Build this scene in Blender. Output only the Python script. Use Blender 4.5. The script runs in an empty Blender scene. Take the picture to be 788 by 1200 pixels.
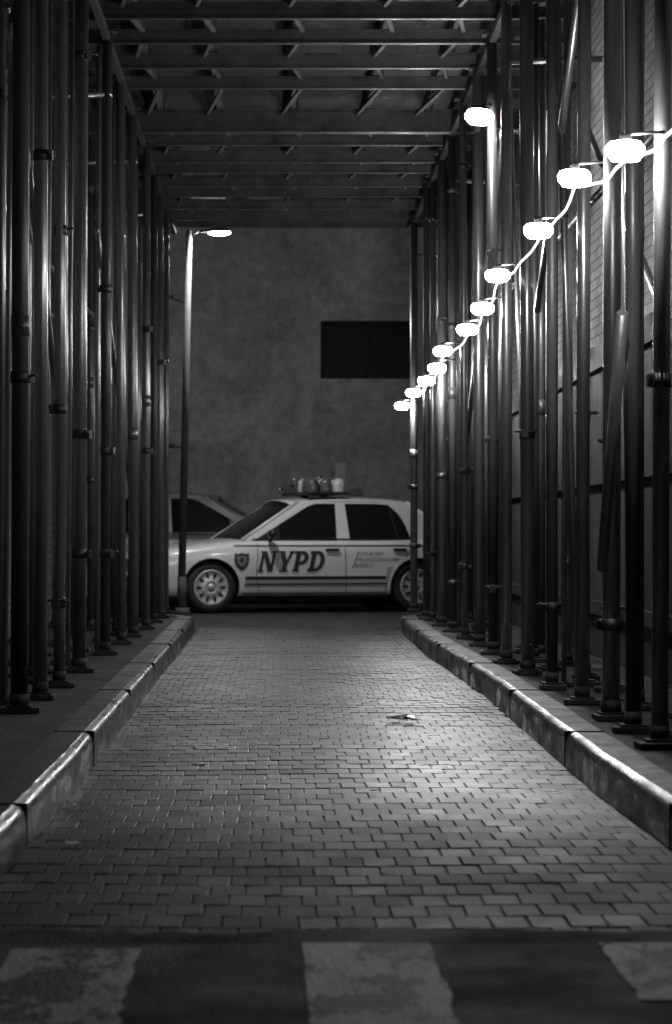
import bpy, math, random, bmesh
from mathutils import Vector, Matrix
from mathutils.bvhtree import BVHTree
random.seed(7)
sc = bpy.context.scene
R = random.uniform

# ------------------------------------------------------------------ materials
def new_mat(name):
    m = bpy.data.materials.new(name); m.use_nodes = True
    nt = m.node_tree
    b = nt.nodes.get('Principled BSDF')
    return m, nt, b
def g3(v): return (v, v, v, 1)
def N(nt, t, **kw):
    n = nt.nodes.new(t)
    for k, v in kw.items(): setattr(n, k, v)
    return n
def simple(name, col, rough=.6, metal=0.0, nscale=0, namp=.3, bump=0, bscale=None, stretch=(1,1,1), coat=0, rvar=0.15):
    m, nt, b = new_mat(name)
    b.inputs['Base Color'].default_value = g3(col)
    b.inputs['Roughness'].default_value = rough
    b.inputs['Metallic'].default_value = metal
    if coat:
        b.inputs['Coat Weight'].default_value = coat
        b.inputs['Coat Roughness'].default_value = .06
    if nscale:
        tc = N(nt, 'ShaderNodeTexCoord'); mp = N(nt, 'ShaderNodeMapping')
        mp.inputs['Scale'].default_value = stretch
        nt.links.new(tc.outputs['Object'], mp.inputs['Vector'])
        no = N(nt, 'ShaderNodeTexNoise'); no.inputs['Scale'].default_value = nscale
        no.inputs['Detail'].default_value = 5; no.inputs['Roughness'].default_value = .65
        nt.links.new(mp.outputs[0], no.inputs['Vector'])
        mr = N(nt, 'ShaderNodeMapRange')
        mr.inputs['From Min'].default_value = .3; mr.inputs['From Max'].default_value = .7
        mr.inputs['To Min'].default_value = col*(1-namp); mr.inputs['To Max'].default_value = col*(1+namp)
        nt.links.new(no.outputs['Fac'], mr.inputs['Value'])
        nt.links.new(mr.outputs[0], b.inputs['Base Color'])
        m2 = N(nt, 'ShaderNodeMapRange')
        m2.inputs['From Min'].default_value = .3; m2.inputs['From Max'].default_value = .7
        m2.inputs['To Min'].default_value = min(1, rough+rvar); m2.inputs['To Max'].default_value = max(.05, rough-rvar)
        nt.links.new(no.outputs['Fac'], m2.inputs['Value'])
        nt.links.new(m2.outputs[0], b.inputs['Roughness'])
        if bump:
            n2 = N(nt, 'ShaderNodeTexNoise'); n2.inputs['Scale'].default_value = bscale or nscale*4
            n2.inputs['Detail'].default_value = 4
            nt.links.new(mp.outputs[0], n2.inputs['Vector'])
            bp = N(nt, 'ShaderNodeBump'); bp.inputs['Distance'].default_value = bump
            nt.links.new(n2.outputs['Fac'], bp.inputs['Height'])
            nt.links.new(bp.outputs[0], b.inputs['Normal'])
    return m
def emis(name, strength, sample=True):
    m, nt, b = new_mat(name)
    b.inputs['Base Color'].default_value = g3(.8)
    b.inputs['Emission Color'].default_value = (1, 1, 1, 1)
    b.inputs['Emission Strength'].default_value = strength
    if not sample: m.cycles.emission_sampling = 'NONE'
    return m

M_pipe = simple('galvanised_pipe', .38, .34, .85, 3, .5, .002, 30, (1,1,.25), rvar=.1)
M_pipe2 = simple('painted_pipe', .08, .38, .3, 3, .5, .002, 30, (1,1,.25))
M_clamp = simple('clamp_steel', .08, .5, .8, 12, .5, .002)
M_base = simple('rusty_base_steel', .03, .8, .2, 12, .5, .002)
M_beam = simple('beam_steel', .085, .45, .6, 4, .5, .002)
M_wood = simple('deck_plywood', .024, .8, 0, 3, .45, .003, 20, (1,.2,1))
M_joist = simple('joist_timber', .10, .7, 0, 3, .45, .003, 20)
M_hoard = simple('dark_hoarding', .022, .7, 0, 2, .5, .002, 20)
M_asph = simple('asphalt', .020, .85, 0, 2.2, .5, .012, 70)
M_side = simple('sidewalk_concrete', .020, .88, 0, 2.5, .5, .006, 40)
M_kerb = simple('kerb_stone', .028, .55, 0, 5, .5, .006, 30)
M_ksteel = simple('kerb_steel_nosing', .080, .34, .85, 6, .65, .006, 9, (1,.35,1), rvar=.2)
M_bed = simple('joint_sand', .010, .95, 0, 8, .4)
M_dark = simple('black_rubber', .018, .7, 0, 8, .3)
M_black = simple('black_trim', .02, .35)
M_paint = simple('white_car_paint', .66, .28, 0, 1.5, .07, coat=.6)
M_silver = simple('silver_car_paint', .32, .3, .35, 1.5, .06, coat=.6)
M_glass = simple('dark_car_glass', .012, .06)
M_decal = simple('navy_decal', .03, .35)
M_decal2 = simple('grey_decal', .22, .4)
M_hub = simple('hubcap', .5, .35, .3, 20, .1)
M_chrome = simple('chrome', .7, .15, 1)
M_red = simple('lens_dark', .09, .10)
M_clear = simple('lens_clear', .5, .08)
M_street = simple('lamp_post_paint', .07, .85, .0, 4, .3)
M_lamp = emis('lamp_glass_lit', 240)
M_rope = emis('rope_light', 2.2, False)
M_flood = emis('flood_glass_lit', 150)
M_slamp = emis('street_lamp_glass_lit', 1050)
M_opening = simple('louvre_black', .03, .7)
M_meter = simple('meter_grey', .6, .5, 0, 6, .2)
M_paper = simple('paper', .8, .8)

# pavers
def paver_mat():
    m, nt, b = new_mat('brick_pavers')
    ge = N(nt, 'ShaderNodeNewGeometry'); tc = N(nt, 'ShaderNodeTexCoord')
    n1 = N(nt, 'ShaderNodeTexNoise'); n1.inputs['Scale'].default_value = 1.6; n1.inputs['Detail'].default_value = 10; n1.inputs['Roughness'].default_value = .75
    n2 = N(nt, 'ShaderNodeTexNoise'); n2.inputs['Scale'].default_value = 34; n2.inputs['Detail'].default_value = 6; n2.inputs['Roughness'].default_value = .6
    for n in (n1, n2): nt.links.new(tc.outputs['Object'], n.inputs['Vector'])
    def math_(op, a, c):
        q = N(nt, 'ShaderNodeMath', operation=op)
        for i, v in enumerate((a, c)):
            if isinstance(v, (int, float)): q.inputs[i].default_value = v
            else: nt.links.new(v, q.inputs[i])
        return q.outputs[0]
    r = math_('MULTIPLY', ge.outputs['Random Per Island'], .008)
    s = math_('MULTIPLY', n1.outputs['Fac'], .09)
    t = math_('MULTIPLY', n2.outputs['Fac'], .02)
    a = math_('ADD', math_('ADD', r, s), t)
    a = math_('MAXIMUM', math_('ADD', a, -.047), .004)
    nt.links.new(a, b.inputs['Base Color'])
    # roughness raised toward the near end, standing in for shade on the floor there
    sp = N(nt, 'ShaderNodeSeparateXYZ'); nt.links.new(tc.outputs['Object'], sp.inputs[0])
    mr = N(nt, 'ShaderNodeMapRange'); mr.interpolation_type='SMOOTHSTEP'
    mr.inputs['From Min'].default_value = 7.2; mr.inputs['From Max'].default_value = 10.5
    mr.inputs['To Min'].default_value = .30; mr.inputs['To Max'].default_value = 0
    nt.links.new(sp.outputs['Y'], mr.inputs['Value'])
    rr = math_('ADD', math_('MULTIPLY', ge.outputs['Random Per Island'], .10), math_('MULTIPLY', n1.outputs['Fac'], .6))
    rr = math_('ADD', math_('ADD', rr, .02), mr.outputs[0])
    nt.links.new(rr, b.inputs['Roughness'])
    b.inputs['Specular IOR Level'].default_value = .30
    bp = N(nt, 'ShaderNodeBump'); bp.inputs['Distance'].default_value = .008
    nt.links.new(n2.outputs['Fac'], bp.inputs['Height']); nt.links.new(bp.outputs[0], b.inputs['Normal'])
    return m
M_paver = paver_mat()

def brick_mat(name, c1, c2, mort, bw=.2, bh=.07):
    m, nt, b = new_mat(name)
    tc = N(nt, 'ShaderNodeTexCoord'); sp = N(nt, 'ShaderNodeSeparateXYZ'); cb = N(nt, 'ShaderNodeCombineXYZ')
    nt.links.new(tc.outputs['Object'], sp.inputs[0])
    ad = N(nt, 'ShaderNodeMath', operation='ADD')
    nt.links.new(sp.outputs['X'], ad.inputs[0]); nt.links.new(sp.outputs['Y'], ad.inputs[1])
    nt.links.new(ad.outputs[0], cb.inputs[0]); nt.links.new(sp.outputs['Z'], cb.inputs[1])
    br = N(nt, 'ShaderNodeTexBrick')
    br.inputs['Scale'].default_value = 1
    br.inputs['Brick Width'].default_value = bw; br.inputs['Row Height'].default_value = bh
    br.inputs['Mortar Size'].default_value = .006
    br.inputs['Color1'].default_value = g3(c1); br.inputs['Color2'].default_value = g3(c2); br.inputs['Mortar'].default_value = g3(mort)
    nt.links.new(cb.outputs[0], br.inputs['Vector'])
    no = N(nt, 'ShaderNodeTexNoise'); no.inputs['Scale'].default_value = 2; no.inputs['Detail'].default_value = 8
    nt.links.new(tc.outputs['Object'], no.inputs['Vector'])
    mx = N(nt, 'ShaderNodeMix', data_type='RGBA', blend_type='MULTIPLY'); mx.inputs['Factor'].default_value = .7
    nt.links.new(br.outputs['Color'], mx.inputs['A']); nt.links.new(no.outputs['Fac'], mx.inputs['B'])
    nt.links.new(mx.outputs['Result'], b.inputs['Base Color'])
    b.inputs['Roughness'].default_value = .75
    bp = N(nt, 'ShaderNodeBump'); bp.inputs['Distance'].default_value = .006; bp.invert = True
    nt.links.new(br.outputs['Fac'], bp.inputs['Height']); nt.links.new(bp.outputs[0], b.inputs['Normal'])
    return m
M_brick = brick_mat('brick_wall', .34, .22, .06)

def stucco():
    m, nt, b = new_mat('stucco')
    tc = N(nt, 'ShaderNodeTexCoord')
    a = N(nt, 'ShaderNodeTexNoise'); a.inputs['Scale'].default_value = .7; a.inputs['Detail'].default_value = 10; a.inputs['Roughness'].default_value = .7; a.inputs['Distortion'].default_value = .8
    c = N(nt, 'ShaderNodeTexNoise'); c.inputs['Scale'].default_value = 6; c.inputs['Detail'].default_value = 8; c.inputs['Roughness'].default_value = .7
    for n in (a, c): nt.links.new(tc.outputs['Object'], n.inputs['Vector'])
    mx = N(nt, 'ShaderNodeMix', data_type='FLOAT'); mx.inputs[0].default_value = .45
    nt.links.new(a.outputs['Fac'], mx.inputs[2]); nt.links.new(c.outputs['Fac'], mx.inputs[3])
    cr = N(nt, 'ShaderNodeValToRGB')
    cr.color_ramp.elements[0].position = .38; cr.color_ramp.elements[0].color = g3(.36)
    cr.color_ramp.elements[1].position = .60; cr.color_ramp.elements[1].color = g3(.80)
    nt.links.new(mx.outputs[0], cr.inputs[0]); nt.links.new(cr.outputs[0], b.inputs['Base Color'])
    b.inputs['Roughness'].default_value = .9
    bp = N(nt, 'ShaderNodeBump'); bp.inputs['Distance'].default_value = .03
    nt.links.new(c.outputs['Fac'], bp.inputs['Height']); nt.links.new(bp.outputs[0], b.inputs['Normal'])
    return m
M_stucco = stucco()

def worn_paint():
    m, nt, b = new_mat('worn_road_paint')
    tc = N(nt, 'ShaderNodeTexCoord')
    a = N(nt, 'ShaderNodeTexNoise'); a.inputs['Scale'].default_value = 5; a.inputs['Detail'].default_value = 14; a.inputs['Roughness'].default_value = .72
    mp = N(nt, 'ShaderNodeMapping'); mp.inputs['Scale'].default_value = (1, .45, 1)
    nt.links.new(tc.outputs['Object'], mp.inputs[0]); nt.links.new(mp.outputs[0], a.inputs['Vector'])
    cr = N(nt, 'ShaderNodeValToRGB')
    cr.color_ramp.elements[0].position = .47; cr.color_ramp.elements[0].color = g3(.022)
    cr.color_ramp.elements[1].position = .49; cr.color_ramp.elements[1].color = g3(.42)
    e = cr.color_ramp.elements.new(.62); e.color = g3(.66)
    nt.links.new(a.outputs['Fac'], cr.inputs[0]); nt.links.new(cr.outputs[0], b.inputs['Base Color'])
    b.inputs['Roughness'].default_value = .7
    bp = N(nt, 'ShaderNodeBump'); bp.inputs['Distance'].default_value = .01
    n2 = N(nt, 'ShaderNodeTexNoise'); n2.inputs['Scale'].default_value = 70
    nt.links.new(tc.outputs['Object'], n2.inputs['Vector'])
    nt.links.new(n2.outputs['Fac'], bp.inputs['Height']); nt.links.new(bp.outputs[0], b.inputs['Normal'])
    return m
M_road_paint = worn_paint()

# ------------------------------------------------------------------ mesh helpers
def link(o, parent=None):
    sc.collection.objects.link(o)
    if parent: o.parent = parent
    return o
def empty(name):
    e = bpy.data.objects.new(name, None); e.empty_display_size = .3
    return link(e)
class Acc:
    def __init__(s): s.v=[]; s.f=[]; s.sm=[]
    def poly(s, pts, faces, smooth=False):
        o=len(s.v); s.v += [tuple(p) for p in pts]
        for f in faces: s.f.append(tuple(i+o for i in f)); s.sm.append(smooth)
    def cyl(s, p1, p2, r, r2=None, n=16, cap=True):
        p1=Vector(p1); p2=Vector(p2); r2=r if r2 is None else r2
        d=(p2-p1).normalized(); a=d.orthogonal().normalized(); b=d.cross(a)
        o=len(s.v)
        for p,rr in ((p1,r),(p2,r2)):
            for i in range(n):
                t=2*math.pi*i/n; s.v.append(tuple(p+rr*(math.cos(t)*a+math.sin(t)*b)))
        for i in range(n):
            j=(i+1)%n; s.f.append((o+i,o+j,o+n+j,o+n+i)); s.sm.append(True)
        if cap:
            s.f.append(tuple(o+i for i in reversed(range(n)))); s.sm.append(False)
            s.f.append(tuple(o+n+i for i in range(n))); s.sm.append(False)
    def box(s, c, sz, rot=None):
        c=Vector(c); h=[q/2 for q in sz]
        pts=[]
        for x in (-1,1):
            for y in (-1,1):
                for z in (-1,1):
                    p=Vector((x*h[0],y*h[1],z*h[2]))
                    if rot: p=rot@p
                    pts.append(c+p)
        s.poly(pts, [(0,1,3,2),(4,6,7,5),(0,4,5,1),(2,3,7,6),(0,2,6,4),(1,5,7,3)])
    def lathe(s, prof, M=Matrix(), n=24, smooth=True):
        o=len(s.v)
        for r,z in prof:
            for i in range(n):
                t=2*math.pi*i/n; s.v.append(tuple(M@Vector((r*math.cos(t),r*math.sin(t),z))))
        for k in range(len(prof)-1):
            for i in range(n):
                j=(i+1)%n; s.f.append((o+k*n+i,o+k*n+j,o+(k+1)*n+j,o+(k+1)*n+i)); s.sm.append(smooth)
    def build(s, name, mat, parent=None, bevel=0):
        me=bpy.data.meshes.new(name); me.from_pydata(s.v,[],s.f); me.validate()
        if len(me.polygons)==len(s.sm): me.polygons.foreach_set('use_smooth', s.sm)
        me.materials.append(mat); me.update()
        o=bpy.data.objects.new(name, me); link(o,parent)
        if bevel:
            b=o.modifiers.new('b','BEVEL'); b.width=bevel; b.segments=2; b.limit_method='ANGLE'; b.angle_limit=math.radians(50)
        return o
RZ=lambda a: Matrix.Rotation(a,3,'Z')
RX=lambda a: Matrix.Rotation(a,3,'X')
RY=lambda a: Matrix.Rotation(a,3,'Y')

# ------------------------------------------------------------------ ground
def sheet(name,x0,x1,y0,y1,z,mat,parent=None):
    a=Acc(); a.poly([(x0,y0,z),(x1,y0,z),(x1,y1,z),(x0,y1,z)],[(0,1,2,3)])
    return a.build(name,mat,parent)
sheet('ground',-400,400,-300,500,-.05,M_asph)
a=Acc()
edge=[]; x=-1.6
while x<=1.61:
    edge.append((x,6.50+R(-.05,.05)+.04*math.sin(x*5))); x+=.06
top=[(px,py-.10,.013) for px,py in edge]; lip=[(px,py,.002) for px,py in edge]
base=[(px,6.28,0) for px,py in edge]; n=len(edge)
a.poly(base+top+lip,[(i,i+1,n+i+1,n+i) for i in range(n-1)]+[(n+i,n+i+1,2*n+i+1,2*n+i) for i in range(n-1)],True)
a.poly([(-60,-12,0),(60,-12,0),(60,6.28,0),(-60,6.28,0)],[(0,1,2,3)])
a.poly([(-60,6.28,0),(-1.6,6.28,0),(-1.6,6.6,0),(-60,6.6,0)],[(0,1,2,3)])
a.poly([(1.6,6.28,0),(60,6.28,0),(60,6.6,0),(1.6,6.6,0)],[(0,1,2,3)])
a.build('road',M_asph)
sheet('road',-60,60,27.6,40.3,-.002,M_asph)
drive=empty('brick_driveway')
def wav(x,y): return .005*math.sin(x*3.1+y*.6)+.003*math.sin(y*1.7)
a=Acc(); nx,ny=14,110; P=[]
for j in range(ny+1):
    for i in range(nx+1):
        x=-.88+2.15*i/nx; y=6.35+21.23*j/ny; P.append((x,y,wav(x,y)-.0055))
a.poly(P,[(j*(nx+1)+i,j*(nx+1)+i+1,(j+1)*(nx+1)+i+1,(j+1)*(nx+1)+i) for j in range(ny) for i in range(nx)],True)
a.build('bed',M_bed,drive)
a=Acc()
bw,bl=.100,.20
row=0; y=6.36
while y<27.6:
    x=-.90+(bw/2 if row%2 else 0)+R(-.010,.010)
    yo=R(-.003,.003); rowdz=R(-.001,.001)
    while x<1.25:
        w=bw-.004+R(-.002,.001); l=bl-.004+R(-.004,.001)
        cx=x+bw/2; cy=y+bl/2+yo+R(-.0025,.0025)
        dz=rowdz+R(-.0011,.0011)+wav(cx,cy)
        tx=R(-.009,.009); ty=R(-.005,.005); rz=R(-.018,.018)
        pts=[]
        for (k,ins,zz) in ((0,0,-.04),(1,0,-.0012),(2,.0028,.0)):
            for sx,sy in((-1,-1),(1,-1),(1,1),(-1,1)):
                px=sx*(w/2-ins); py=sy*(l/2-ins)
                pts.append((cx+px-py*rz, cy+py+px*rz, zz+dz+px*tx+py*ty))
        fs=[]
        for k in (0,4):
            for i in range(4):
                j=(i+1)%4; fs.append((k+i,k+j,k+4+j,k+4+i))
        fs.append((8,9,10,11))
        a.poly(pts,fs)
        x+=bw
    y+=bl; row+=1
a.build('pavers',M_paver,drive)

cw=empty('crosswalk')
def stripe(x0,x1,y0,y1,nm):
    a=Acc(); n=14; L=[];Rr=[]
    for i in range(n+1):
        t=i/n; yy=y0+(y1-y0)*t
        L.append((x0+R(-.008,.005),yy,.004)); Rr.append((x1+R(-.012,.008),yy,.004))
    pts=L+Rr
    a.poly(pts,[(i,n+1+i,n+2+i,i+1) for i in range(n)])
    a.build(nm,M_road_paint,cw)
stripe(-.64,-.33,5.1,6.18,'stripe_1'); stripe(.06,.37,4.6,6.27,'stripe_2'); stripe(.78,1.09,5.5,6.27,'stripe_3')
stripe(-1.34,-1.03,5.0,6.2,'stripe_4'); stripe(1.50,1.80,5.0,6.2,'stripe_5')

def kerb(path, side):
    k=empty('kerb')
    prof=[(0,-.04),(0,.10),(.006,.128),(.022,.145),(.045,.152)]
    prof2=[(.045,.150),(.17,.150),(.17,-.04)]
    for nm,pr,mt in(('steel_nosing',prof,M_ksteel),('stone',prof2,M_kerb)):
        a=Acc(); pts=[]
        n=len(pr)
        for i,(x,y) in enumerate(path):
            w=R(-.004,.004)
            for d,z in pr: pts.append((x+side*d+w,y,z+w*.5))
        fs=[]
        for i in range(len(path)-1):
            for j in range(n-1):
                q=(i*n+j,(i+1)*n+j,(i+1)*n+j+1,i*n+j+1)
                fs.append(q if side<0 else q[::-1])
        a.poly(pts,fs,nm=='steel_nosing')
        a.build(nm,mt,k)
    a=Acc()
    for i in range(3,len(path)-1,6):
        x,y=path[i]; a.box((x+side*.085,y,.077),(.174,.008,.155))
    a.build('joints',M_bed,k)
    return k
lp=[]; y=6.6
while y<27.0:
    lp.append((-.80-.09*max(0,(y-10)/17)+(.0 if y>7.4 else -.1*((7.4-y)/.8)**2),y)); y+=.5
for t in range(1,7):
    an=t/6*math.pi/2; lp.append((-.89-.9*(1-math.cos(an)),27+.9*math.sin(an)))
kerb(lp,-1)
rp=[]; y=6.6
while y<27.0:
    rp.append((1.25+.02*math.sin(y*.5),y)); y+=.5
for t in range(1,7):
    an=t/6*math.pi/2; rp.append((1.25+.9*(1-math.cos(an)),27+.9*math.sin(an)))
kerb(rp,1)
def sidewalk(side,path,xo):
    s=empty('sidewalk'); a=Acc()
    path=[p for p in path if p[1]<27.3]
    for i in range(len(path)-1):
        (x0,y0),(x1,y1)=path[i],path[i+1]
        if (i%3)==2: y1-=.012
        a.poly([(x0+side*.168,y0,.146),(x1+side*.168,y1,.146),(xo,y1,.146),(xo,y0,.146)],[(0,1,2,3) if side>0 else (0,3,2,1)])
    a.build('slabs',M_side,s)
    xi=side*(1.46 if side>0 else 1.10)
    sheet('base',min(xo,xi),max(xo,xi),6.7,27.3,.12,M_bed,s)
sidewalk(-1,lp,-2.32); sidewalk(1,rp,2.32)
fs_=empty('sidewalk'); a=Acc(); a.box((0,41.2,.065),(120,1.9,.15)); a.build('slab',M_side,fs_,.01)

# ------------------------------------------------------------------ buildings
for side,nm in((-1,'sky_blocker_building'),(1,'sky_blocker_building')):
    e=empty(nm)
    a=Acc(); a.box((side*7.3,17,6.5),(10,20.6,13)); a.build('walls',M_brick,e)
    a=Acc(); a.box((side*7.3,17,13.15),(10.4,21,.3)); a.box((side*7.3,17,12.8),(10.15,20.8,.2)); a.build('cornice',M_side,e,.02)
    a=Acc()
    for k in range(4): a.box((side*2.27,9.5+5*k,7.6),(.1,1.3,1.9))
    a.build('windows',M_glass,e)
    a=Acc()
    for k in range(4): a.box((side*2.24,9.5+5*k,6.58),(.2,1.5,.12)); a.box((side*2.255,9.5+5*k,8.65),(.14,1.5,.2))
    a.build('sills_and_lintels',M_side,e,.01)
e=empty('sky_blocker_building')  # unseen block behind the camera, added to keep low sky light off the foreground
a=Acc(); a.box((0,-18,9),(70,10,18)); a.build('walls',M_brick,e)
a=Acc(); a.box((0,-18,18.15),(70.6,10.6,.3)); a.build('cornice',M_side,e,.02)
a=Acc()
for i in range(-11,12):
    for z in (2,5.2,8.4,11.6,14.8): a.box((i*3,-12.98,z),(1.2,.12,1.9))
a.build('windows',M_glass,e)
a=Acc()
for i in range(-11,12):
    for z in (2,5.2,8.4,11.6,14.8): a.box((i*3,-12.93,z-1.02),(1.5,.22,.12))
a.build('sills',M_side,e,.01)
ho=empty('plywood_hoarding'); a=Acc(); y=7.0
while y<27: a.box((2.262,y+.6,1.25),(.05,1.19,2.2)); y+=1.2
a.build('panels',M_hoard,ho,.004)
a=Acc()
for z in(.5,1.4,2.2): a.box((2.215,17,z),(.04,20,.09))
a.build('rails',M_hoard,ho)

cb=empty('concrete_building')
WY=42.0
ox0,ox1,oz0,oz1=.67,2.19,3.58,4.53
a=Acc()
def wallrect(x0,x1,z0,z1): a.poly([(x0,WY,z0),(x1,WY,z0),(x1,WY,z1),(x0,WY,z1)],[(0,1,2,3)])
wallrect(-30,ox0,0,13); wallrect(ox1,30,0,13); wallrect(ox0,ox1,0,oz0); wallrect(ox0,ox1,oz1,13)
a.poly([(ox0,WY,oz0),(ox1,WY,oz0),(ox1,WY,oz1),(ox0,WY,oz1),(ox0,WY+.3,oz0),(ox1,WY+.3,oz0),(ox1,WY+.3,oz1),(ox0,WY+.3,oz1)],[(0,4,5,1),(1,5,6,2),(2,6,7,3),(3,7,4,0)])
a.poly([(-30,WY,13),(30,WY,13),(30,WY+14,13),(-30,WY+14,13),(-30,WY,0),(-30,WY+14,0),(30,WY,0),(30,WY+14,0)],[(0,1,2,3),(0,3,5,4),(1,6,7,2),(3,2,7,5)])
a.build('walls',M_stucco,cb)
a=Acc(); a.poly([(ox0,WY+.10,oz0),(ox1,WY+.10,oz0),(ox1,WY+.10,oz1),(ox0,WY+.10,oz1)],[(0,1,2,3)]); a.build('window_glass',M_opening,cb)
a=Acc()
for z in(oz0+.012,oz1-.012): a.box(((ox0+ox1)/2,WY+.03,z),(ox1-ox0-.004,.08,.02))
for x in(ox0+.012,ox1-.012,(ox0+ox1)/2): a.box((x,WY+.03,(oz0+oz1)/2),(.02,.08,oz1-oz0-.05))
a.build('window_frame',M_opening,cb)

# ------------------------------------------------------------------ scaffolding (sidewalk shed)
sh=empty('scaffolding')
CZ=4.60
P1=Acc(); P2=Acc(); CL=Acc(); BP=Acc(); SB=Acc()
def clamp(x,y,z,r):
    rot=RZ(R(0,6.28))
    CL.cyl((x,y,z-.028),(x,y,z+.028),r*1.16,n=14)
    d=rot@Vector((1,0,0)); c=Vector((x,y,z))
    CL.box(c+d*(r*1.25),(.035,.045,.05),rot)
    e=rot@Vector((0,1,0))
    CL.cyl(c+d*(r*1.4)-e*.06+Vector((0,0,.012)),c+d*(r*1.4)+e*.08+Vector((0,0,.012)),.007,n=8)
    CL.cyl(c+d*(r*1.4)+e*.05+Vector((0,0,.012)),c+d*(r*1.4)+e*.065+Vector((0,0,.012)),.014,n=6)
def post(x,y,r,acc,top=CZ,cl=True,lean=0):
    acc.cyl((x,y,.19),(x+lean,y+R(-.02,.02),top),r,n=20)
    SB.box((x,y+R(-.03,.03),.162),(.17+R(-.03,.03),.17,.026),RZ(R(-.1,.1)))
    BP.box((x,y,.181),(.12,.12,.010)); BP.cyl((x,y,.186),(x,y,.24),r*1.15,n=12)
    BP.box((x+lean,y,top+.006),(.14,.14,.012))
    if random.random()<.5:
        zj=R(1.7,2.6); acc.cyl((x+lean*zj/4.5,y,zj-.05),(x+lean*zj/4.5,y,zj+.05),r*1.07,n=20)
    if cl:
        for z in (R(.55,.9),R(1.5,1.8),R(2.7,3.1),R(3.8,4.2)):
            if random.random()<.45: clamp(x+lean*z/4.5,y,z,r)
Lin=[(24,1.25),(47,1.25),(72,1.23),(95,1.24),(125,1.24),(143,1.24),(157,1.23),(170,1.23),(180,1.24),(188,1.24),(195,1.24)]
LP=[]
for i,(px,X) in enumerate(Lin):
    D=3000*X/(328-px); LP.append(D)
    post(-X+R(-.012,.012),D,R(.030,.038) if i%3 else .042,P1 if i%4 else P2,lean=R(-.02,.02))
Rin=[487,497,507,518,530,545,560,577,597,620,650,682,715,742,775]
RP=[]
for i,px in enumerate(Rin):
    D=3000*1.53/(px-328); RP.append(D)
    post(1.53+R(-.02,.02),D,R(.028,.036) if i%3 else .042,P1 if i%3!=1 else P2,lean=R(-.02,.02))
for D in (9.2,7.9): post(1.53,D,.042,P1)
for D in (10.8,9.4,8.0): post(-1.26,D,.042,P1)
for D in (8.3,10.2,12.1,14.0,15.3,16.6,18.1,19.7,21.4,23.2,25.0,27.0):
    post(-1.72+R(-.03,.03),D+R(-.2,.2),R(.026,.034),P2 if random.random()<.5 else P1)
    post(-2.1+R(-.03,.03),D+.6 if D<27 else 26.6,R(.026,.034),P1)
    post(1.86+R(-.05,.05),D+R(-.3,.3),R(.024,.032),P2 if random.random()<.5 else P1)
    post(1.72+R(-.05,.05),min(27.2,D+.7+R(-.3,.3)),R(.018,.026),P2 if random.random()<.5 else P1,cl=False)
    post(-1.45+R(-.05,.05),min(27.2,D+.7+R(-.3,.3)),R(.02,.030),P2 if random.random()<.4 else P1,cl=False)
    if random.random()<.4: post(2.08+R(-.03,.03),min(27.0,D+.5),R(.022,.03),P1)
# closer set of posts at the far end of the shed
for X,D in ((1.50,26.1),(1.62,27.1),(1.70,26.5),(1.80,27.2),(1.58,24.9),(1.92,26.8)): post(X,D,.036,P2,cl=False)
for X,D in ((-1.30,26.9),(-1.38,27.2),(-1.47,26.6),(-1.57,27.2),(-1.66,26.7),(-1.80,27.2),(-1.95,26.8),(-1.34,25.6)): post(X,D,.036,P2 if D>27 else P1,cl=False)
for D in RP[::2]+RP[1::3]:
    if D>11: P1.cyl((1.62+R(-.05,.08),min(27.2,D+R(.2,.5)),.15),(1.60+R(-.05,.05),min(27.2,D+R(.2,.5)),CZ),R(.012,.02),n=10)
for D in LP:
    P1.cyl((-1.34+R(-.08,.03),min(27.2,D+.5),.15),(-1.33,min(27.2,D+.5),CZ),R(.012,.02),n=10)
def brace(p,q,r=.022): P1.cyl(p,q,r,n=12)
brace((-1.31,12.3,3.55),(-1.31,15.2,1.75)); brace((-1.31,18.3,3.2),(-1.31,23.0,1.2)); brace((-1.78,14,4.3),(-1.78,18,2.4))
brace((1.46,10.9,1.95),(1.46,11.6,.85),.026); brace((1.6,12.9,4.4),(1.6,15.9,2.4)); brace((1.6,18.4,3.9),(1.6,22.6,1.4)); brace((1.9,10.2,1.0),(1.9,16,3.6))
for X in(-2.1,-1.72,1.86):
    for z in(3.0,): P2.cyl((X,8,z),(X+.02,27.4,z),.022,n=10)
for D in LP[::2]: P1.cyl((-2.15,D,R(4.1,4.2)),(-1.2,D,4.16),.022,n=10)
for D in RP[::2]: P1.cyl((2.15,D,R(4.1,4.2)),(1.5,D,4.16),.022,n=10)
P1.build('posts',M_pipe,sh); P2.build('painted_posts',M_pipe2,sh); CL.build('couplers',M_clamp,sh); BP.build('base_plates',M_base,sh); SB.build('sole_boards',M_wood,sh,.004)
B=Acc()
def ibeam_x(y,h,w,x0=-2.15,x1=2.15,zb=CZ+.012):
    B.box(((x0+x1)/2,y,zb+.006),(x1-x0,w,.012)); B.box(((x0+x1)/2,y,zb+h/2),(x1-x0,.010,h-.026)); B.box(((x0+x1)/2,y,zb+h-.006),(x1-x0,w,.012))
ys=[7.2,8.4,9.6,10.8,12,13.1,14.2,15.2,16.1,17.0,17.9,18.8,19.8,20.7,22.5,23.7,24.8,25.5,26.5,27.3,28.3,29.3,30.0]
for y in ys:
    if y==22.5: ibeam_x(y,.2,.12,zb=CZ-.06)
    else: ibeam_x(y,.11+R(-.01,.01),.055)
B.build('cross_beams',M_beam,sh)
B=Acc()
for X in(-1.24,1.53): B.box((X,18.6,CZ-.03),(.05,23,.055))
B.build('stringers',M_wood,sh,.004)
J=Acc()
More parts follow.
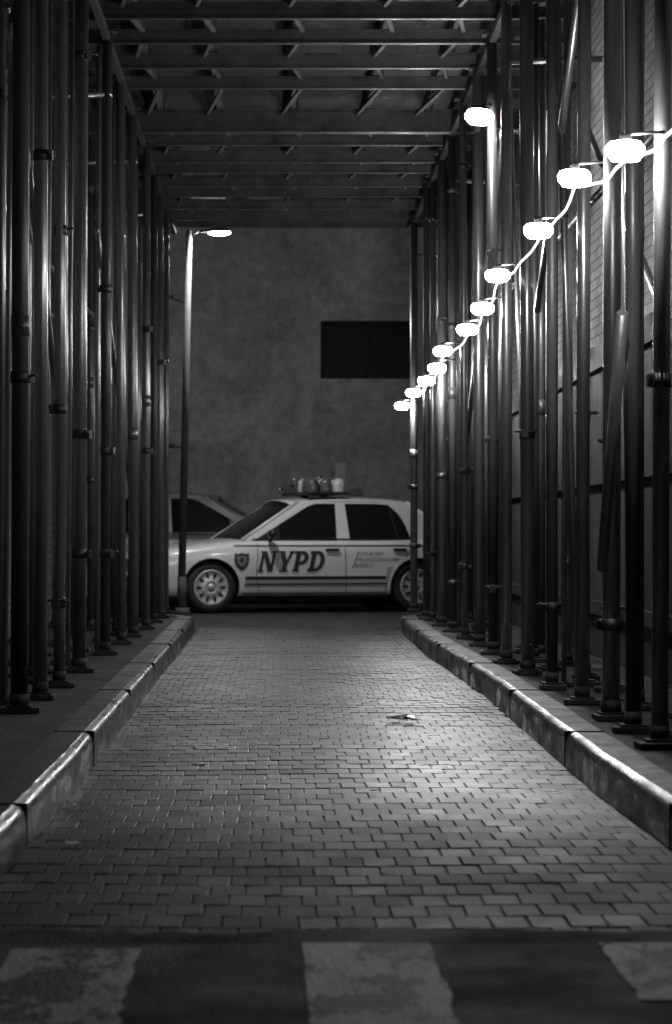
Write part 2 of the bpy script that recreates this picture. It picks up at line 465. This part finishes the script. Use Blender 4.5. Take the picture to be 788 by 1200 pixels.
for X in(-1.05,-.53,.12,.78,1.3):
    J.box((X,18.7,CZ+.21),(.045,23.2,.13))
    for y in ys:
        J.box((X+R(-.02,.02),y+R(.1,.3),CZ+.18),(.08,.12,.16),RZ(R(-.3,.3)))
    for k in range(len(ys)-1):
        y0,y1=ys[k]+.05,ys[k+1]-.05; J.box((X,(y0+y1)/2,CZ+.10),(.03,(y1-y0),.03),RZ(.12 if k%2 else -.12))
J.build('joists',M_joist,sh,.003)
W=Acc(); x=-2.2
while x<2.2:
    y=6.9
    while y<30.3:
        l=min(2.4,30.3-y); W.box((x+.15,y+l/2,CZ+.295+R(-.006,.006)),(.296,l-.01,.025)); y+=2.4
    x+=.3
W.build('deck_boards',M_wood,sh)

# ------------------------------------------------------------------ string lights
sl=empty('string_lights')
lam=[(10.15,1.53),(11.9,1.667),(13.56,1.62),(16.1,1.64),(17.3,1.54),(18.7,1.51),(21.5,1.555),(22.3,1.465),(23.9,1.45),(26.2,1.467),(28.7,1.46)]
G=Acc(); Cp=Acc()
for D,z in lam:
    M=Matrix.Translation((1.37,D,1+z))
    G.lathe([(0.02,-.044),(.055,-.041),(.076,-.018),(.078,.010),(.062,.030),(.001,.032)],M,12)
    Cp.lathe([(.001,.07),(.022,.068),(.024,.045),(.036,.036),(.036,.032),(.001,.0315)],M,16)
    Cp.cyl((1.37,D,1+z+.062),(1.53,D+.02,1+z+.075),.006,n=8)
G.build('lamp_glasses',M_lamp,sl); Cp.build('lamp_caps',M_clamp,sl)
def tube(pts,r,name,mat,parent):
    c=bpy.data.curves.new(name,'CURVE'); c.dimensions='3D'; c.bevel_depth=r; c.bevel_resolution=1
    s=c.splines.new('POLY'); s.points.add(len(pts)-1)
    for i,p in enumerate(pts): s.points[i].co=(*p,1)
    o=bpy.data.objects.new(name,c); link(o,parent); c.materials.append(mat)
    return o
pts=[]
lam2=[(7.2,1.30),(8.7,1.46)]+lam
for (d0,z0),(d1,z1) in zip(lam2[:-1],lam2[1:]):
    for i in range(10):
        t=i/10; sag=.045*min(1,(d1-d0)/1.7)*4*t*(1-t)
        pts.append((1.38+.008*math.sin(t*9+d0),d0+(d1-d0)*t,1+z0+(z1-z0)*t-sag-.03+.004*math.sin(t*17+d0)))
tube(pts,.0065,'rope_light_cable',M_rope,sl)

fl=empty('floodlight'); M=Matrix.Translation((1.42,18.2,1+2.98))@Matrix.Rotation(math.radians(4),4,'Y')
a=Acc(); a.lathe([(.02,-.055),(.07,-.05),(.10,-.02),(.105,.01),(.08,.045),(.001,.05)],M,12); a.build('lens',M_flood,fl)
a=Acc(); a.lathe([(.085,.045),(.07,.065),(.03,.08),(.001,.081)],M,16); a.cyl((1.42,18.2,4.05),(1.53,18.42,4.10),.014,n=8); a.build('housing',M_clamp,fl)

# ------------------------------------------------------------------ street lamp
st=empty('street_lamp'); SX,SY=-1.20,31.4
a=Acc(); a.cyl((SX,SY,0),(SX,SY,.12),.11,.09); a.cyl((SX,SY,.12),(SX,SY,.5),.06,.055); a.cyl((SX,SY,.5),(SX+.09,SY,4.72),.048,.036)
a.cyl((SX+.09,SY,4.68),(SX+.22,SY,4.74),.018); a.cyl((SX+.2,SY,4.735),(SX+.34,SY,4.74),.018)
a.cyl((SX+.09,SY,4.72),(SX+.09,SY,4.76),.045,.02)
a.cyl((SX+.06,SY,3.85),(SX-.14,SY-.02,3.92),.012); a.cyl((SX+.03,SY,2.08),(SX-.12,SY,2.1),.012)
a.box((SX-.16,SY-.02,3.93),(.12,.06,.04)); a.box((SX-.14,SY,2.1),(.1,.05,.05))
a.build('pole_and_arm',M_street,st)
M=Matrix.Translation((SX+.46,SY,4.72))@Matrix.Diagonal((1.35,.8,1,1))
a=Acc(); a.lathe([(.02,-.03),(.06,-.026),(.095,-.01),(.10,.004),(.001,.005)],M,12); a.build('lens',M_slamp,st)
a=Acc(); a.lathe([(.106,.0),(.108,.012),(.085,.045),(.04,.06),(.001,.062)],M,24); a.build('head',M_street,st)

# ------------------------------------------------------------------ cars
def apply_mods(o):
    dg=bpy.context.evaluated_depsgraph_get(); dg.update()
    me=bpy.data.meshes.new_from_object(o.evaluated_get(dg)); o.modifiers.clear(); o.data=me
WB=2.80
def build_car(name,paint,police,loc,yaw,scale=1.0):
    root=empty(name)
    ST=[(.97,.60,.60,.36),(.95,.74,.68,.30),(.86,.86,.76,.23),(.60,.93,.83,.20),(.2,.95,.89,.20),(-.2,.955,.93,.20),(-.5,.96,.965,.2),(-1.2,.965,.96,.2),(-2.0,.965,.96,.2),(-2.7,.965,.97,.2),(-3.2,.96,.99,.2),(-3.7,.94,.985,.21),(-4.05,.90,.96,.25),(-4.2,.84,.90,.30),(-4.24,.70,.80,.38)]
    a=Acc(); pts=[]
    for x,w,t,b in ST:
        sec=[(0,b),(w*.86,b),(w*.955,b+.04),(w*.975,b+.12),(w*.995,(b+t)/2-.02),(w,t-.22),(w*.985,t-.11),(w*.94,t-.035),(w*.80,t+.0),(w*.4,t+.02),(0,t+.025)]
        ring=sec+[(-p,q) for p,q in sec[-2:0:-1]]
        n=len(ring); pts+=[(x,p,q) for p,q in ring]
    fs=[]
    for i in range(len(ST)-1):
        for j in range(n):
            k=(j+1)%n; fs.append((i*n+j,i*n+k,(i+1)*n+k,(i+1)*n+j))
    fs.append(tuple(reversed(range(n)))); fs.append(tuple((len(ST)-1)*n+j for j in range(n)))
    a.poly(pts,fs,True)
    body=a.build('body',paint,root)
    body.data.materials.append(M_dark)
    def recalc(me,flip=False):
        bm=bmesh.new(); bm.from_mesh(me); bmesh.ops.recalc_face_normals(bm,faces=bm.faces)
        if flip: bmesh.ops.reverse_faces(bm,faces=bm.faces)
        bm.to_mesh(me); bm.free()
    recalc(body.data)
    s=body.modifiers.new('s','SUBSURF'); s.levels=2; s.render_levels=2
    apply_mods(body)
    solid=body.data.copy()
    ok=False
    for solver in('FAST','EXACT'):
        for flip in(False,True):
            body.data=solid.copy()
            cut=Acc()
            for x in(0,-WB):
                for sd in(-1,1): cut.cyl((x,sd*.60,.335),(x,sd*1.2,.335),.375,n=40)
            co=cut.build('cut',M_dark); recalc(co.data,flip)
            m=body.modifiers.new('b','BOOLEAN'); m.object=co; m.operation='DIFFERENCE'; m.solver=solver
            apply_mods(body); bpy.data.objects.remove(co)
            mx=max([abs(v.co.y) for v in body.data.vertices] or [9]); inner=sum(1 for v in body.data.vertices if abs(abs(v.co.y)-.60)<.002)
            if mx<1.05 and inner>60: ok=True; break
        if ok: break
    bvs=BVHTree.FromPolygons([v.co for v in solid.vertices],[p.vertices[:] for p in solid.polygons])
    def hit(x,z,sd,off):
        h=bvs.ray_cast(Vector((x,sd*2,z)),Vector((0,-sd,0)))
        if h[0] is None or abs(h[0].y)<.6: return Vector((x,sd*.95,z))
        return h[0]+Vector((0,sd*off,0))
    def decal(nm,pts2,faces,mat,off=.004,sides=(1,-1),thick=0):
        for sd in sides:
            A=Acc(); A.poly([hit(x,z,sd,off) for x,z in pts2],[f if sd<0 else f[::-1] for f in faces])
            o=A.build(nm,mat,root)
            if thick: q=o.modifiers.new('t','SOLIDIFY'); q.thickness=thick; q.offset=0
    def strip(nm,x0,x1,z0,z1,mat,off=.004,thick=0,zf=None):
        k=max(2,int(abs(x1-x0)/.08)); P=[]
        for i in range(k+1):
            x=x0+(x1-x0)*i/k; dz=zf(x) if zf else 0
            P+=[(x,z0+dz),(x,z1+dz)]
        decal(nm,P,[(2*i,2*i+2,2*i+3,2*i+1) for i in range(k)],mat,off,thick=thick)
    def vseam(nm,pl,w,mat=M_black):
        P=[]
        for x,z in pl: P+=[(x-w/2,z),(x+w/2,z)]
        decal(nm,P,[(2*i,2*i+1,2*i+3,2*i+2) for i in range(len(pl)-1)],mat,.003)
    def line(p,q,k=8): return [(p[0]+(q[0]-p[0])*i/k,p[1]+(q[1]-p[1])*i/k) for i in range(k+1)]
    vseam('door_seam_front',line((-.62,.90),(-.60,.45))+line((-.60,.43),(-.64,.28),3),.010)
    vseam('door_seam_mid',line((-1.80,.92),(-1.82,.27)),.010)
    vseam('door_seam_rear',line((-2.75,.92),(-2.62,.68),4)+line((-2.60,.66),(-2.42,.5),4)+line((-2.40,.48),(-2.36,.27),4),.010)
    strip('rub_moulding',-.45,-2.36,.435,.475,M_black,.012,.014)
    strip('sill',-.42,-2.38,.235,.262,M_black,.003)
    for x in(-1.62,-2.55):
        strip('door_handle',x-.09,x+.09,.80,.835,M_black,.022,.02)
    for cx in(0,-WB):
        P=[]
        for i in range(25):
            t=math.radians(-8+196*i/24)
            for rr in(.377,.405): P.append((cx+rr*math.cos(t),.335+rr*math.sin(t)))
        P=[(x,max(z,.24)) for x,z in P]
        decal('arch_lip',P,[(2*i,2*i+2,2*i+3,2*i+1) for i in range(24)],paint,.008,thick=.012)
    # greenhouse
    z0,z1=.93,1.45
    def wz(z): return .84-(z-z0)/(z1-z0)*.20
    A=Acc(); H=6; pts=[]
    for k in range(H+1):
        t=k/H; z=z0+(z1-z0)*t; w=wz(z)+.012*math.sin(math.pi*t)
        xf=-.40-.80*t+.03*math.sin(math.pi*t); xr=-3.42+.74*t-.03*math.sin(math.pi*t)
        half=[(xf+.11,0),(xf+.085,.4*w),(xf+.03,.75*w),(xf-.03,.92*w),(xf-.12,w)]
        for i in range(1,8): half.append((xf-.12+(xr+.14-(xf-.12))*i/8,w))
        half+=[(xr+.14,w),(xr+.04,.92*w),(xr-.02,.75*w),(xr-.06,.4*w),(xr-.08,0)]
        ring=half+[(x,-y) for x,y in half[-2:0:-1]]
        n=len(ring); pts+=[(x,y,z) for x,y in ring]
    fs=[]
    for i in range(H):
        for j in range(n):
            k=(j+1)%n; fs.append((i*n+j,i*n+k,(i+1)*n+k,(i+1)*n+j)[::-1])
    fs.append(tuple(H*n+j for j in range(n)))
    A.poly(pts,fs,True); A.build('window_glass',M_glass,root)
    def sidepanel(nm,poly,mat,off=.012,th=.018):
        for sd in(1,-1):
            A=Acc(); A.poly([(x,sd*(wz(z)+.012*math.sin(math.pi*min(1,max(0,(z-z0)/(z1-z0))))+off),z) for x,z in poly],[tuple(range(len(poly)))])
            o=A.build(nm,mat,root); q=o.modifiers.new('t','SOLIDIFY'); q.thickness=th; q.offset=0
            b=o.modifiers.new('b','BEVEL'); b.width=.004; b.segments=2
    sidepanel('pillar_a',[(-.46,.93),(-.58,.93),(-1.37,1.385),(-1.46,1.41),(-1.30,1.445),(-1.18,1.43)],paint)
    sidepanel('pillar_b',[(-1.72,.93),(-1.90,.93),(-1.88,1.42),(-1.75,1.42)],paint)
    sidepanel('pillar_c',[(-2.76,.93),(-3.42,.93),(-3.08,1.22),(-2.86,1.39),(-2.70,1.45),(-2.40,1.44),(-2.50,1.39),(-2.60,1.30),(-2.68,1.16)],paint)
    sidepanel('roof_rail',[(-1.28,1.405),(-1.5,1.42),(-2.3,1.42),(-2.6,1.40),(-2.72,1.445),(-2.4,1.472),(-1.95,1.48),(-1.5,1.472),(-1.2,1.44)],paint,.013)
    sidepanel('window_rubber_front',[(-.62,.955),(-.95,1.145),(-.95,.955)],M_black,.008,.01)
    sidepanel('quarter_bar',[(-2.56,.95),(-2.59,.95),(-2.50,1.41),(-2.47,1.41)],M_black,.010,.012)
    sidepanel('belt_trim',[(-.55,.945),(-2.8,.945),(-2.8,.965),(-.58,.965)],M_black,.02)
    for sd in(1,-1):
        A=Acc(); A.cyl((-.44,sd*.835,.945),(-1.24,sd*.655,1.45),.028,.022,n=12); A.cyl((-3.38,sd*.83,.96),(-2.74,sd*.655,1.45),.03,.024,n=12)
        A.build('pillar_cap',paint,root)
    A=Acc(); nx,ny=20,14; P=[]
    for i in range(nx+1):
        u=i/nx; x=-1.12-1.68*u
        for j in range(ny+1):
            v=j/ny*2-1
            hw=.668
            z=1.468+.055*(1-abs(v)**3)-.045*abs(2*u-1)**2.2
            P.append((x+(.05 if i==0 else(-.05 if i==nx else 0))*(1-v*v),v*hw,z))
    fs=[]
    for i in range(nx):
        for j in range(ny):
            q=i*(ny+1)+j; fs.append((q,q+ny+1,q+ny+2,q+1)[::-1])
    A.poly(P,fs,True); o=A.build('roof',paint,root); q=o.modifiers.new('t','SOLIDIFY'); q.thickness=.02; q.offset=-1
    # wheels
    for x in(0,-WB):
        for sd in(-1,1):
            M=Matrix.Translation((x,sd*.82,.335))@Matrix.Rotation(-sd*math.pi/2,4,'X')
            A=Acc(); A.lathe([(.20,-.1),(.30,-.1),(.325,-.08),(.335,-.05),(.335,.05),(.328,.085),(.305,.105),(.26,.112),(.225,.105),(.215,.09)],M,48); A.build('tyre',M_dark,root)
            A=Acc(); A.lathe([(.232,.088),(.232,.106),(.212,.110),(.20,.098),(.13,.106),(.09,.118),(.07,.12),(.06,.106),(.05,.106),(.045,.122),(.001,.128)],M,48); A.build('hubcap',M_hub,root)
            A=Acc()
            for i in range(10):
                t=2*math.pi*i/10
                P=[M@Vector(((.155+.042*math.cos(k/10*6.283))*math.cos(t)-(.020+.006*math.cos(k/10*6.283))*math.sin(k/10*6.283)*math.sin(t),(.155+.042*math.cos(k/10*6.283))*math.sin(t)+(.020+.006*math.cos(k/10*6.283))*math.sin(k/10*6.283)*math.cos(t),.1115)) for k in range(10)]
                A.poly(P,[tuple(range(10))])
            A.build('hub_slots',M_black,root)
            A=Acc(); A.cyl(M@Vector((0,0,-.45)),M@Vector((0,0,-.1)),.3,n=24); A.build('wheel_inner',M_black,root)
    A=Acc(); A.box((-1.4,0,.25),(4.6,1.3,.16)); A.build('underbody',M_black,root)
    for sd in(1,-1):
        A=Acc(); Mx=Matrix.Translation((-.78,sd*1.03,1.02))@Matrix.Diagonal((.55,1,.7,1))
        A.lathe([(.001,-.09),(.07,-.075),(.1,-.03),(.105,.02),(.08,.07),(.001,.09)],Mx,18); A.cyl((-.80,sd*.84,.97),(-.78,sd*1.0,1.0),.028)
        A.build('mirror',M_black,root)
    for sd in(1,-1):
        A=Acc(); A.box((.885,sd*.62,.655),(.10,.34,.13),RZ(-sd*.25)); A.build('headlight',M_clear,root,.02)
        A=Acc(); A.box((-4.17,sd*.68,.78),(.10,.30,.15),RZ(sd*.15)); A.build('tail_light',M_red,root,.02)
    A=Acc(); A.box((.945,0,.63),(.06,.78,.15)); A.build('grille',M_chrome,root,.015)
    A=Acc()
    for k in range(6): A.box((.978,0,.575+k*.022),(.01,.72,.008))
    A.build('grille_bars',M_black,root)
    for x,nm in((.95,'bumper_front'),(-4.24,'bumper_rear')):
        A=Acc(); sg=1 if x>0 else -1; A.box((x,0,.44),(.16,1.62,.17)); 
        for sd in(1,-1): A.box((x-sg*.17,sd*.86,.44),(.42,.12,.17),RZ(-sd*sg*.35))
        A.build(nm,paint,root,.04)
        A=Acc(); A.box((x+sg*.083,0,.44),(.02,1.5,.045)); A.build(nm+'_strip',M_black,root,.005)
    A=Acc()
    for sd in(1,-1): A.cyl((-.33,sd*.1,.985),(-.62,sd*.55,1.07),.009,n=8)
    A.build('wipers',M_black,root)
    if police:
        strip('stripe_upper_b',-.30,-3.9,.863,.882,M_decal,.005)
        strip('stripe_lower',-.44,-2.38,.36,.385,M_decal,.005)
        strip('stripe_lower_b',-.44,-2.38,.335,.346,M_decal,.005)
        sh_=[(-.47,.785),(-.42,.765),(-.375,.78),(-.37,.70),(-.385,.63),(-.43,.575),(-.47,.55),(-.51,.575),(-.555,.63),(-.57,.70),(-.565,.78),(-.52,.765)]
        decal('shield_decal',[(x+.07,z) for x,z in sh_],[tuple(range(12))],M_decal,.009)
        decal('shield_centre',[(-.40+(x+.47)*.62,.68+(z-.68)*.6) for x,z in sh_],[tuple(range(12))],M_decal2,.011)
        decal('shield_core',[(-.40+.03*math.cos(k/8*6.283),.685+.035*math.sin(k/8*6.283)) for k in range(8)],[tuple(range(8))],M_decal,.013)
        def text(nm,s,x,z,size,off,shear,mat,wx=1.0,space=1.0):
            c=bpy.data.curves.new('t','FONT'); c.body=s; c.size=size; c.offset=off; c.shear=shear; c.resolution_u=4; c.space_character=space
            o=bpy.data.objects.new('t',c); link(o)
            dg=bpy.context.evaluated_depsgraph_get(); dg.update()
            me=bpy.data.meshes.new_from_object(o.evaluated_get(dg)); bpy.data.objects.remove(o)
            for sd in(1,-1):
                wmax=max(v.co.x for v in me.vertices)*wx
                A=Acc()
                A.poly([hit((x-v.co.x*wx) if sd>0 else (x-wmax+v.co.x*wx),z+v.co.y,sd,.006) for v in me.vertices],[tuple(p.vertices) for p in me.polygons])
                A.build(nm,mat,root)
        Hh=.27; T=.062; S=.022
        def vst(x,z0=0,z1=Hh,t=T): return [(x,z0),(x+t,z0),(x+t,z1),(x,z1)]
        def hb(x0,x1,z,h): return [(x0,z),(x1,z),(x1,z+h),(x0,z+h)]
        def bowl(x,z0,z1,wd):
            out=[]; cx=x; cz=(z0+z1)/2; ro=(z1-z0)/2; ri=ro-.045; k=10
            for i in range(k):
                t0=-math.pi/2+math.pi*i/k; t1=-math.pi/2+math.pi*(i+1)/k
                out.append([(cx+wd*math.cos(t0),cz+ro*math.sin(t0)),(cx+wd*math.cos(t1),cz+ro*math.sin(t1)),(cx+(wd-.06)*math.cos(t1),cz+ri*math.sin(t1)),(cx+(wd-.06)*math.cos(t0),cz+ri*math.sin(t0))])
            return out
        L={}
        L['N']=([vst(.02,t=.042),vst(.165,t=.042),[(.085,Hh),(.02,Hh),(.145,0),(.207,0)][::-1],hb(0,.085,0,S),hb(0,.07,Hh-S,S),hb(.14,.235,Hh-S,S)],.25)
        L['Y']=([vst(.075,0,.12),[(.0,Hh),(.07,Hh),(.137,.10),(.075,.10)],[(.155,Hh),(.20,Hh),(.137,.10),(.10,.10)],hb(.045,.167,0,S),hb(-.012,.085,Hh-S,S),hb(.135,.215,Hh-S,S)],.215)
        L['P']=([vst(.02),hb(0,.10,0,S),hb(0,.10,Hh-.045,.045),hb(.07,.10,.09,.045)]+bowl(.10,.09,Hh,.095),.21)
        L['D']=([vst(.02),hb(0,.10,0,.045),hb(0,.10,Hh-.045,.045)]+bowl(.10,0,Hh,.11),.22)
        for sd in(1,-1):
            A=Acc(); cx=0; polys=[]
            for ch in 'NYPD':
                ps,adv=L[ch]
                for p in ps: polys.append([(cx+x+z*.22,z) for x,z in p])
                cx+=adv
            wmax=cx; m_=6
            for pi,p in enumerate(polys):
                P=[]
                for i in range(m_+1):
                    for j in range(m_+1):
                        u=i/m_; v=j/m_
                        x=(p[0][0]*(1-u)+p[1][0]*u)*(1-v)+(p[3][0]*(1-u)+p[2][0]*u)*v
                        z=(p[0][1]*(1-u)+p[1][1]*u)*(1-v)+(p[3][1]*(1-u)+p[2][1]*u)*v
                        P.append(hit((-.60-x) if sd>0 else(-.60-wmax+x),.535+z,sd,.006+.0005*(pi%7)))
                A.poly(P,[(i*(m_+1)+j,(i+1)*(m_+1)+j,(i+1)*(m_+1)+j+1,i*(m_+1)+j+1) for i in range(m_) for j in range(m_)])
            A.build('lettering',M_decal,root)
        for k,(t_,xx) in enumerate((('COURTESY',-1.98),('PROFESSIONALISM',-1.95),('RESPECT',-1.92))):
            text('motto',t_,xx,.745-k*.075,.065,.001,.3,M_decal2,1.05)
        vseam('motto_rule',line((-1.985,.80),(-1.90,.58)),.012,M_decal)
        LX=-1.66
        A=Acc(); A.box((LX,0,1.562),(.56,1.26,.04)); A.box((LX,.45,1.53),(.1,.06,.05)); A.box((LX,-.45,1.53),(.1,.06,.05)); A.build('light_bar_base',M_black,root,.012)
        A=Acc(); A2=Acc()
        for q,(y_,s_) in enumerate(((.53,.95),(.32,.85),(.11,.75),(-.11,.75),(-.32,.85),(-.53,.95))):
            for xo in(-.18,.0,.18):
                Mx=Matrix.Translation((LX+xo,y_,1.582))@Matrix.Diagonal((1.15,1.2,1.12+.1*(q%2),1))
                (A2 if int(q*3+xo/.18+1)%4==0 else A).lathe([(.082*s_,0),(.085*s_,.05),(.072*s_,.12),(.04*s_,.155),(.001,.16)],Mx,16)
        A.build('light_bar_domes',M_red,root); A2.build('light_bar_clear_domes',M_clear,root)
        A=Acc()
        for k in range(30):
            A.box((LX+R(-.28,.28),-.62+k*.043,1.67+R(-.05,.10)),(.045,.03,.045),RZ(R(0,3)))
        A.build('light_bar_reflectors',M_chrome,root,.004)
        A=Acc(); A.cyl((-3.6,.3,1.0),(-3.75,.3,1.75),.004,n=6); A.build('antenna',M_black,root)
    root.location=loc; root.rotation_euler=(0,0,yaw); root.scale=(scale,)*3
    return root
th=math.radians(196)
build_car('police_car',M_paint,True,(-1.138,33.865,0),th)
build_car('parked_car',M_silver,False,(.30,38.55,0),0,1.09)

pm=empty('parking_meter')
a=Acc(); a.box((.97,40.55,1.39),(.21,.16,1.55)); a.box((.97,40.55,.37),(.16,.13,.6)); a.build('housing',M_meter,pm,.03)
a=Acc(); a.box((.97,40.465,1.8),(.13,.01,.1)); a.box((.97,40.465,1.6),(.1,.01,.06)); a.build('screen',M_black,pm)

lt=empty('litter')
def scrap(nm,x,y,s,z=.012,mat=M_paper):
    a=Acc(); n=5; P=[]
    for i in range(n):
        for j in range(n): P.append((x+(i/(n-1)-.5)*s*1.4+R(-.1,.1)*s,y+(j/(n-1)-.5)*s+R(-.1,.1)*s,z+R(0,.25)*s))
    a.poly(P,[(i*n+j,(i+1)*n+j,(i+1)*n+j+1,i*n+j+1) for i in range(n-1) for j in range(n-1)]); a.build(nm,mat,lt)
scrap('foil_scrap',.65,13.76,.10,mat=M_chrome); scrap('paper_scrap',.64,13.9,.09); scrap('paper_scrap_b',.74,13.7,.06)
scrap('cup_lid',-.66,8.2,.035); scrap('scrap_c',-.74,9.4,.06,mat=M_decal2); scrap('scrap_d',-.35,11,.04,mat=M_side)
for k in range(26): scrap('leaf_%d'%k,R(-.78,1.2),R(6.8,26),R(.012,.03),mat=M_kerb)
for k in range(20):
    s_=random.choice((-1,1)); scrap('debris_%d'%k,s_*R(1.2,1.9)+(.25 if s_>0 else 0),R(9,26),R(.02,.06),.152,mat=M_kerb)

# ------------------------------------------------------------------ world, sun, camera
w=bpy.data.worlds.new('World'); sc.world=w; w.use_nodes=True; nt=w.node_tree
bg=nt.nodes.get('Background') or nt.nodes.new('ShaderNodeBackground')
sky=nt.nodes.new('ShaderNodeTexSky'); sky.sky_type='NISHITA'; sky.sun_disc=False
sky.sun_elevation=math.radians(35); sky.sun_rotation=math.radians(200)
bw_=nt.nodes.new('ShaderNodeRGBToBW'); nt.links.new(sky.outputs[0],bw_.inputs[0]); nt.links.new(bw_.outputs[0],bg.inputs['Color'])
bg.inputs['Strength'].default_value=.012
sd=bpy.data.lights.new('moon','SUN'); sd.energy=.02; sd.angle=math.radians(.5)
so=bpy.data.objects.new('moon',sd); link(so); so.rotation_euler=(math.radians(55),0,math.radians(-20))
cd=bpy.data.cameras.new('camera'); cam=bpy.data.objects.new('camera',cd); link(cam)
cam.location=(0,0,1.0); cam.rotation_euler=(math.pi/2,0,0)
cd.sensor_fit='VERTICAL'; cd.sensor_height=36; cd.sensor_width=24; cd.lens=90
cd.shift_x=66/1200; cd.shift_y=28/1200; cd.clip_end=1000; cd.clip_start=.1
cd.dof.use_dof=True; cd.dof.focus_distance=14; cd.dof.aperture_fstop=5.0
sc.camera=cam
sc.view_settings.view_transform='Standard'; sc.view_settings.look='None'; sc.view_settings.exposure=0
